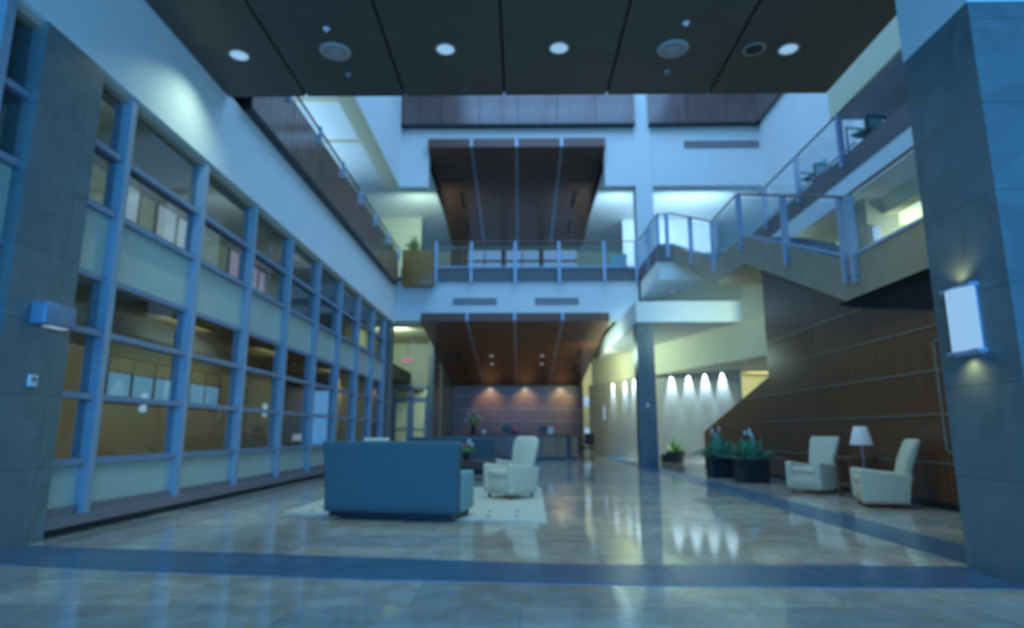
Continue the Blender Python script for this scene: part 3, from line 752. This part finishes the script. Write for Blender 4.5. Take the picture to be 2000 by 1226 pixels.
# exit sign
t = thing('exit_sign', 'red exit sign hanging over the glass doors', 'sign', (-5.57, 30.9, 4.62))
MB().box(-.26, .26, 0, .05, -.17, .17).build('panel', 'plastic', t)
MB().bar((0, .025, .17), (0, .025, .83), .03, .03).build('hanger', 'alud', t)
tx = bpy.data.curves.new('exit_letters', 'FONT'); tx.body = 'EXIT'; tx.size = .26; tx.align_x = 'CENTER'; tx.align_y = 'CENTER'; tx.extrude = .006
to = bpy.data.objects.new('letters', tx); col.objects.link(to); to.parent = t; to.location = (0, -.008, 0); to.rotation_euler = (math.radians(90), 0, 0)
tx.offset = .008
bpy.context.view_layer.update()
lm = bpy.data.meshes.new_from_object(to.evaluated_get(bpy.context.evaluated_depsgraph_get()))
lm.materials.clear(); lm.materials.append(M['exitred'])
lo = bpy.data.objects.new('letters', lm); col.objects.link(lo); lo.parent = t; lo.location = to.location; lo.rotation_euler = to.rotation_euler
bpy.data.objects.remove(to)

# ================================================================== FURNITURE
def legs(t, pts, h=.08, r=.03):
    for x, y in pts: MB().lathe([(r * .7, 0), (r, h)], (x, y, 0), n=12).build('leg', 'footw', t)


def sofa(label, loc, rz, wd, m_='sofa', arm='sofa', h=.95, group=None):
    t = thing('sofa', label, 'sofa', loc, rz, group)     # local front is -y... back on +y side
    d = .78; hw = wd / 2
    rings = []
    for z, fx, dy in ((.08, 0, 0), (.2, 0, 0), (.5, .004, .015), (.75, .015, .04), (.9, .03, .065), (h - .015, .035, .07), (h, .02, .07)):
        rings.append(rr(0, d / 2 - .08, hw + fx, .09 - (.02 if z > h - .01 else 0), .05, z, dy=dy))
    MB().loft(rings).build('backrest', m_, t, smooth=True)
    MB().box(-hw + .02, hw - .02, -d / 2 + .04, d / 2 - .16, .08, .30).build('base', arm, t, bevel=.02)
    MB().box(-hw + .07, hw - .07, -d / 2 + .10, d / 2 - .06, .012, .08).build('under_shade', 'black', t)  # added black block, stands for the shade beneath the sofa
    n = 2; cw = (wd - .3) / n
    for k in range(n):
        x0 = -hw + .15 + k * cw
        MB().box(x0 + .005, x0 + cw - .005, -d / 2, d / 2 - .16, .30, .45).build('seat_cushion', arm, t, bevel=.04, seg=3)
        MB().box(x0 + .005, x0 + cw - .005, d / 2 - .32, d / 2 - .14, .45, .86).build('back_cushion', m_, t, bevel=.05, seg=3)
    for s in (-1, 1):
        xa, xb = sorted((s * (hw - .14), s * (hw + .01)))
        MB().prism([(-d / 2 + .01, .08), (d / 2 - .12, .08), (d / 2 - .12, .60), (-d / 2 + .01, .58)], 'x', xa, xb).build('arm', arm, t, bevel=.03, seg=3)
    legs(t, [(s * (hw - .07), y) for s in (-1, 1) for y in (-d / 2 + .08, d / 2 - .08)])
    return t


# back of the near sofa runs from (-2.61,8.53) to (-0.79,8.18): it faces away from the viewer
def sofa_at(label, bl, br, wd, arm, group):
    ang = math.degrees(math.atan2(br[1] - bl[1], br[0] - bl[0]))
    mid = Vector(((bl[0] + br[0]) / 2, (bl[1] + br[1]) / 2)); d = Vector((-math.sin(math.radians(ang)), math.cos(math.radians(ang))))
    cpos = mid + d * .39
    return sofa(label, (cpos.x, cpos.y, .013), ang + 180, wd, 'sofa', arm, .98, group)


sofa_at('large blue sofa seen from behind on the cream rug', (-2.60, 8.55), (-0.79, 8.20), 1.84, 'bluef', 'blue sofas of the lounge')
sofa_at('far blue sofa by the reception, half hidden behind the near sofa', (-3.1, 17.55), (-0.72, 17.35), 2.38, 'sofa', 'blue sofas of the lounge')
t = tag(MB().loft([rr(0, 0, .19, .05, .04, z, dy=(z - .2) * .25) for z in (0.0, .1, .25, .36, .40)]).build('throw_pillow', 'creamf', smooth=True),
        'cream cushion peeking above the near blue sofa back', 'pillow')
t.location = (-2.05, 9.02, .63); t.rotation_euler = (0, 0, math.radians(-11))


def armchair(label, loc, rz, m_='creamf', s=1.0, group='cream armchairs', lean=1.0, rounded=False):
    t = thing('armchair', label, 'armchair', loc, rz, group); t.scale = (s, s, s)
    # local: front is -y
    MB().loft([rr(0, 0, .30, .30, .03, .07), rr(0, 0, .315, .315, .03, .2), rr(0, 0, .32, .32, .03, .36)]).build('base', m_, t, smooth=True)
    MB().box(-.23, .23, -.34, .20, .36, .47).build('seat_cushion', m_, t, bevel=.035, seg=3)
    for q in (-1, 1):
        xa, xb = sorted((q * .235, q * .345))
        MB().prism([(-.34, .10), (.30, .08), (.36, .50), (.0, .535), (-.31, .575), (-.355, .55)], 'x', xa, xb).build('arm', m_, t, bevel=.025, seg=3)
    rings = []
    for z, hx, hy, dy in ((.08, .24, .06, .0), (.45, .24, .065, .04), (.7, .262, .07, .12), (.88, .285, .062, .19), (.97, .27 if rounded else .295, .052, .225), (1.01, .225 if rounded else .285, .04, .24), (1.03, .15 if rounded else .25, .022, .245)):
        rings.append(rr(0, .26, hx, hy, .05, z, dy=dy * lean))
    MB().loft(rings).build('backrest', m_, t, smooth=True)
    legs(t, [(a, b_) for a in (-.26, .26) for b_ in (-.26, .24)], .075, .028)
    return t


def face(dx, dy): return math.degrees(math.atan2(dx, -dy))


armchair('cream high back armchair on the rug facing the near blue sofa', (-0.16, 11.18, .014), face(-.70, -.72), s=1.0, lean=.6, rounded=True)
armchair('cream armchair half hidden behind the high back chair on the rug', (-.16, 14.3, 0), face(-.9, -.3), s=.92, lean=.3)
armchair('cream armchair left of the floor lamp, turned toward the viewer', (5.52, 12.25, 0), face(-.74, -.50), s=1.0)
armchair('cream armchair right of the floor lamp, seen from its side', (5.52, 10.0, 0), face(-.90, .26), s=.98)

# rug
rg = thing('area_rug', 'cream rug with pairs of dark squares under the lounge seats', 'rug')
c4 = [(-3.30, 9.08), (0.33, 8.12), (0.42, 13.2), (-3.30, 13.6)]
MB().prism(c4, 'z', 0.0, 0.012).build('pile', 'rug', rg)
d_ = MB()
for (x, y) in ((-.43, 8.72), (-.05, 8.72), (-.43, 9.25), (-.05, 9.25), (-.85, 9.35), (-.80, 9.9), (-2.95, 9.2), (-2.95, 9.7)):
    d_.box(x - .035, x + .035, y - .05, y + .05, .012, .014)
d_.build('squares', 'rugdot', rg)

# coffee table with flowers
t = thing('coffee_table', 'low dark wood table between the sofas', 'table', (-1.25, 15.6, 0), -10)
MB().box(-.55, .55, -.35, .35, .40, .46).build('tabletop', 'wood', t, bevel=.01)
MB().box(-.5, .5, -.3, .3, .32, .40).build('apron', 'wood', t)
for a in (-.48, .48):
    for b_ in (-.28, .28): MB().box(a - .03, a + .03, b_ - .03, b_ + .03, 0, .32).build('leg', 'wood', t)


def leaves(n, r, h, lw, droop, up=.5, seed=1, base=(0, 0, 0)):
    rnd = random.Random(seed); bm_ = MB()
    for k in range(n):
        a = rnd.uniform(0, 2 * math.pi); el = rnd.uniform(0.0, 1.0) ** .6
        L = r * rnd.uniform(.6, 1.1); H = h * (up + (1 - up) * (1 - el)) * rnd.uniform(.7, 1.1)
        rb = r * .4 * rnd.random()
        d = Vector((math.cos(a), math.sin(a), 0)); s_ = Vector((-d.y, d.x, 0)); o = Vector(base) + d * rb
        prev = []
        for i in range(6):
            u = i / 5
            p = o + d * (L * el * u) + Vector((0, 0, H * (u - droop * el * u * u * u)))
            wv = lw * (math.sin(math.pi * min(1, .12 + .88 * u)) ** .8) * (0.25 + .75 * min(1, u * 1.6)) if i < 5 else 0.004
            prev.append((p - s_ * wv + Vector((0, 0, .012)), p, p + s_ * wv + Vector((0, 0, .012))))
        v = [q for tr in prev for q in tr]; f = []
        for i in range(5):
            f += [(i * 3, i * 3 + 1, i * 3 + 4, i * 3 + 3), (i * 3 + 1, i * 3 + 2, i * 3 + 5, i * 3 + 4)]
        bm_.add(v, f)
    return bm_


def blobs(pts, r, n=6):
    bm_ = MB()
    for p in pts: bm_.lathe([(r * .2, -r), (r * .8, -r * .5), (r, 0), (r * .7, r * .6), (r * .15, r)], p, n=n)
    return bm_


t = thing('flower_arrangement', 'small vase of flowers on the low dark table', 'flowers', (-1.30, 15.45, .46))
MB().lathe([(.05, 0), (.09, .06), (.07, .16), (.08, .18)], n=14).build('vase', 'black', t, smooth=True)
leaves(16, .22, .30, .03, .5, seed=3, base=(0, 0, .16)).build('foliage', 'leafl', t)
blobs([(-.08, -.05, .32), (-.12, .05, .38), (.02, -.08, .36)], .045).build('pink_blossoms', 'pink', t)
blobs([(.06, 0, .44), (.12, .05, .36)], .05).build('white_blossoms', 'petal', t)

# right seating: planters, lamp, table
def planter(label, x0, x1, y0, y1, h, seed, n=120, r=.60, ph=.78):
    t = thing('potted_plant', label, 'potted plant', ((x0 + x1) / 2, (y0 + y1) / 2, 0), group='leafy plants in square black planters')
    hx, hy = (x1 - x0) / 2, (y1 - y0) / 2
    MB().loft([rr(0, 0, hx * .92, hy * .92, .02, 0), rr(0, 0, hx, hy, .02, h), rr(0, 0, hx - .03, hy - .03, .02, h), rr(0, 0, hx - .03, hy - .03, .02, h - .05)]).build('pot', 'black', t)
    leaves(n, r, ph, .085, .62, up=.30, seed=seed, base=(0, 0, h - .06)).build('foliage', 'leaf', t)
    rnd = random.Random(seed + 5)
    for k in range(5):
        a = rnd.uniform(0, 6.28); q = rnd.uniform(0, r * .6); zz = h + ph * rnd.uniform(.7, 1.0)
        x, y = q * math.cos(a), q * math.sin(a)
        MB().lathe([(.008, 0), (.035, .04), (.025, .09), (.004, .13)], (x, y, zz - .1), n=6).build('white_bloom', 'petal', t)
    return t


planter('leafy plant in square black planter nearest the wood wall end', 4.78, 5.38, 16.15, 16.75, .50, 11)
planter('leafy plant in square black planter next to the left cream armchair side', 4.97, 5.62, 14.55, 15.2, .50, 23)
t = thing('potted_plant', 'small leafy plant in dark pots against the washed tan wall', 'potted plant', (5.95, 24.75, 0), group='leafy plants in square black planters')
MB().lathe([(.30, 0), (.36, .40), (.33, .40), (.33, .36)], n=20).build('pot', 'black', t)
MB().box(-.55, -.2, -.25, .1, 0, .3).build('low_pot', 'black', t)
leaves(45, .45, .62, .05, .5, up=.4, seed=41, base=(0, 0, .36)).build('foliage', 'leafl', t)

t = thing('floor_lamp', 'floor lamp with white cone shade between the two cream armchairs', 'lamp', (5.69, 10.75, 0))
MB().lathe([(.13, 0), (.13, .02), (.02, .035)], n=20).build('base', 'steel', t)
MB().cyl((0, 0, .03), (0, 0, 1.0), .007).build('pole', 'steel', t)
MB().lathe([(.178, .905), (.10, 1.205), (.098, 1.205), (.175, .905)], n=28, caps=False).build('lamp_shade', 'shade', t, smooth=True)
MB().lathe([(.02, 1.0), (.04, 1.06), (.02, 1.13)], n=12).build('bulb', 'plastic', t)
t = thing('side_table', 'dark wood side table between the two cream armchairs', 'table', (5.88, 11.35, 0))
MB().box(-.26, .26, -.26, .26, .64, .70).build('tabletop', 'wood', t, bevel=.006)
MB().box(-.22, .22, -.22, .22, .18, .24).build('shelf', 'wood', t)
for a in (-.21, .21):
    for b_ in (-.21, .21): MB().box(a - .025, a + .025, b_ - .025, b_ + .025, 0, .64).build('leg', 'wood', t)
t = thing('wall_socket', 'small white socket plate on the wood wall behind the right armchair', 'socket', (6.2, 10.35, .42))
MB().box(-.015, 0, -.05, .05, -.07, .07).build('plate', 'plastic', t)

# reception desk and what stands on it
t = thing('reception_desk', 'long wooden reception desk below the sloping canopy', 'desk', (0, 27.0, 0))
MB().box(-2.3, 2.35, 0, .9, 0, .12).build('plinth', 'black', t)
MB().box(-2.35, 0.9, 0, .12, .12, .98).build('front_panel', 'wood', t)
for x0, x1 in ((.93, 1.55), (1.58, 1.95), (2.15, 2.4)):
    MB().box(x0, x1, -.02, .12, .12, .98).build('front_panel', 'woodl', t)  # golden wood here stands in for warm light on the right panels
MB().box(1.96, 2.14, 0, .12, .12, .98).build('front_panel', 'black', t)
MB().box(-2.45, 2.5, -.12, .55, .98, 1.04).build('counter', 'wood', t, bevel=.01)
MB().box(2.28, 2.4, .12, .9, .12, .98).build('side_panel', 'wood', t); MB().box(-2.35, -2.23, .12, .9, .12, .98).build('side_panel', 'wood', t)
for x, l in ((-.55, 'left computer monitor on the reception desk'), (1.0, 'right computer monitor on the reception desk')):
    t = thing('monitor', l, 'monitor', (x, 27.3, 1.04), group='monitors on the reception desk')
    MB().box(-.22, .22, 0, .04, .08, .36).build('screen', 'screen', t); MB().box(-.03, .03, 0, .04, 0, .08).build('stand', 'screen', t); MB().box(-.1, .1, -.05, .09, 0, .012).build('foot', 'screen', t)
t = tag(MB().box(-.11, .11, -.08, .08, 0, .30).build('paper_stack', 'paper'), 'white box of papers on the right of the reception desk', 'paper box'); t.location = (1.28, 27.1, 1.04)
t = thing('flower_pot', 'pink flowers in a low dark pot on the desk centre', 'flowers', (-.25, 27.05, 1.04))
MB().lathe([(.1, 0), (.13, .1)], n=12).build('pot', 'black', t); blobs([(-.1, 0, .16), (0, 0, .2), (.1, .02, .17), (.18, 0, .12)], .07).build('blossoms', 'pink', t)
t = thing('flower_vase', 'tall vase with branching white flowers on the desk left end', 'flowers', (-2.0, 27.15, 1.04))
MB().lathe([(.08, 0), (.12, .15), (.07, .35), (.09, .38)], n=16).build('vase', 'black', t, smooth=True)
leaves(26, .42, .62, .035, .3, up=.5, seed=77, base=(0, 0, .36)).build('foliage', 'leafl', t)
blobs([(.2, 0, .75), (-.2, .05, .85), (.05, -.1, .98), (.32, 0, .66), (-.3, 0, .6)], .06).build('blossoms', 'petal', t)
t = tag(MB().lathe([(.07, 0), (.09, .1), (.05, .2)], n=12).build('jar', 'plastic'), 'small white jar at the left of the reception desk', 'jar'); t.location = (-1.55, 27.05, 1.04)


def task_chair(label, loc, rz):
    t = thing('office_chair', label, 'chair', loc, rz, 'black chairs at the reception desk')
    MB().box(-.24, .24, -.24, .24, .44, .52).build('seat', 'black', t, bevel=.02)
    MB().box(-.22, .22, .22, .28, .6, 1.08).build('backrest', 'black', t, bevel=.02)
    MB().cyl((0, 0, .06), (0, 0, .44), .03).build('column', 'steel', t)
    for k in range(5):
        a = k * 1.2566; MB().bar((0, 0, .07), (.28 * math.cos(a), .28 * math.sin(a), .04), .04, .04).build('foot', 'black', t)
    MB().bar((0, .24, .45), (0, .27, .65), .05, .03).build('back_support', 'black', t)


task_chair('black office chair at the right end of the reception desk', (2.85, 27.4, 0), 200)
task_chair('black office chair behind the reception desk centre', (.45, 28.4, 0), 20)

# wall lights on the far washed wall
for x, y, z, l in ((4.05, 29.85, 2.0, 'glowing sconce on the washed wall left of the slender column'), (4.75, 27.4, 2.45, 'glowing sconce just beside the slender back column')):
    t = thing('wall_sconce', l, 'wall lamp', (x, y, z), 74, 'sconces in the right passage')
    MB().box(-.2, .2, -.0, .1, -.3, .3).build('diffuser', 'lens', t, bevel=.02); MB().box(-.22, .22, .0, .11, .3, .33).build('cap', 'steel', t); MB().box(-.22, .22, .0, .11, -.33, -.3).build('cap', 'steel', t)
for z, l in ((3.0, 'upper lit sconce at the corridor end beside the reception'), (1.1, 'lower lit sconce at the corridor end beside the reception')):
    t = thing('wall_sconce', l, 'wall lamp', (4.2, 39.5, z), 0, 'sconces in the right passage')
    MB().box(-.22, .22, -.1, 0, -.28, .28).build('diffuser', 'lens', t, bevel=.02); MB().box(-.24, .24, -.11, 0, .28, .31).build('cap', 'steel', t)

# ================================================================== LEVEL TWO FURNISHINGS
t = thing('planter_box', 'square wooden planter box with small green plant at the balcony corner', 'planter', (-4.05, 24.2, 6.8))
MB().box(-.62, .60, -.18, .26, 0, 1.46).build('box', 'woodl', t, bevel=.01)
MB().box(-.58, .56, -.14, .22, 1.46, 1.48).build('soil', 'dark', t)
leaves(36, .42, .75, .05, .4, up=.5, seed=9, base=(-.2, 0.02, 1.46)).build('foliage', 'leafl', t)
w5 = sempty('window_5', 'row of dusk blue windows at the back of the second level', 'window')
f = MB(); p = MB()
MB().box(-4.0, -3.3, 34.9, 35.05, 7.3, 11.5).build('frame', 'wood', w5)
for k in range(3):
    x0 = -3.1 + k * 2.17
    f.box(x0 - .13, x0 + .13, 34.9, 35.05, 7.3, 11.5); f.box(x0 + .13, x0 + 2.04, 34.9, 35.0, 10.75, 10.87); f.box(x0 + .13, x0 + 2.04, 34.9, 35.0, 9.9, 10.02)
    f.box(x0 + 1.05, x0 + 1.11, 34.9, 35.0, 10.0, 11.4)
    p.box(x0 + .13, x0 + 2.04, 34.96, 34.98, 7.3, 11.45)
f.build('mullions', 'wood', w5); p.build('panes', emit_mat('dusk_pane_level_two', (0.14, 0.30, 0.56), 0.8), w5)
armchair('blue tub chair behind the second level railing near the pier', (4.05, 25.5, 7.3), face(-.3, -1), 'bluef', 1.3, None)


def frame_chair(label, loc, rz):
    t = thing('side_chair', label, 'chair', loc, rz, 'black framed chairs on the right gallery')
    MB().box(-.25, .25, -.25, .22, .42, .48).build('seat', 'bluef', t, bevel=.02)
    MB().box(-.25, .25, .2, .25, .55, .95).build('backrest', 'bluef', t, bevel=.02)
    for q in (-1, 1):
        MB().tube([(q * .3, -.28, 0), (q * .3, -.28, .68), (q * .3, .25, .72), (q * .3, .25, 0)], .022).build('arm_frame', 'black', t)
        MB().bar((q * .3, 0, .44), (q * .24, 0, .44), .03, .03).build('seat_rail', 'black', t)


frame_chair('black framed chair behind the gallery glass, upper right', (8.05, 13.6, 7.48), face(-1, -.3))
frame_chair('black framed chair behind the gallery glass, further back', (8.05, 16.2, 7.48), face(-1, -.3))
# mezzanine columns and sconce
t = thing('mezzanine_column', 'tan square column beyond the stair landing', 'column')
MB().box(8.0, 8.75, 13.9, 14.5, 4.2, 6.45).build('shaft', 'tanw', t)
t = thing('wall_sconce', 'small bright sconce on the mezzanine column beyond the landing', 'wall lamp', (8.17, 13.9, 5.55))
MB().box(-.07, .07, -.09, 0, -.2, .2).build('diffuser', 'lens', t, bevel=.01); MB().box(-.08, .08, -.1, 0, .18, .2).build('cap', 'steel', t)
t = thing('low_bench', 'dark bench on the mezzanine behind the landing post', 'bench', (8.2, 9.8, 4.2))
MB().box(-.3, .3, -.8, .8, .3, .42).build('seat', 'black', t, bevel=.02)
for y in (-.7, .7): MB().box(-.25, .25, y - .05, y + .05, 0, .3).build('leg', 'black', t)

# ================================================================== LAMP LIGHT
# wall washers over the tan wall
def along(p, q, u): return (p[0] + (q[0] - p[0]) * u, p[1] + (q[1] - p[1]) * u)


for p, q, us in ((sw_pts[0], sw_pts[1], (.56, .80, .97)), (sw_pts[1], sw_pts[2], (.36, .53, .69, .85))):
    d = Vector((q[0] - p[0], q[1] - p[1], 0)).normalized(); n = Vector((d.y, -d.x, 0))
    if n.y > 0: n = -n
    for u in us:
        x, y = along(p, q, u)
        lamp_spot('wall_washer', (x + n.x * .26, y + n.y * .26, 3.40), (x + n.x * .04, y + n.y * .04, 1.2), 520, (.40, .69, 1.0), 46, .7, .03)
# reception wall spots
for x in (-1.75, .3, 2.35):
    lamp_spot('reception_spot', (x, 35.6, 3.75), (x, 36.5, 2.7), 85, (.95, .95, .62), 95, .9, .03)
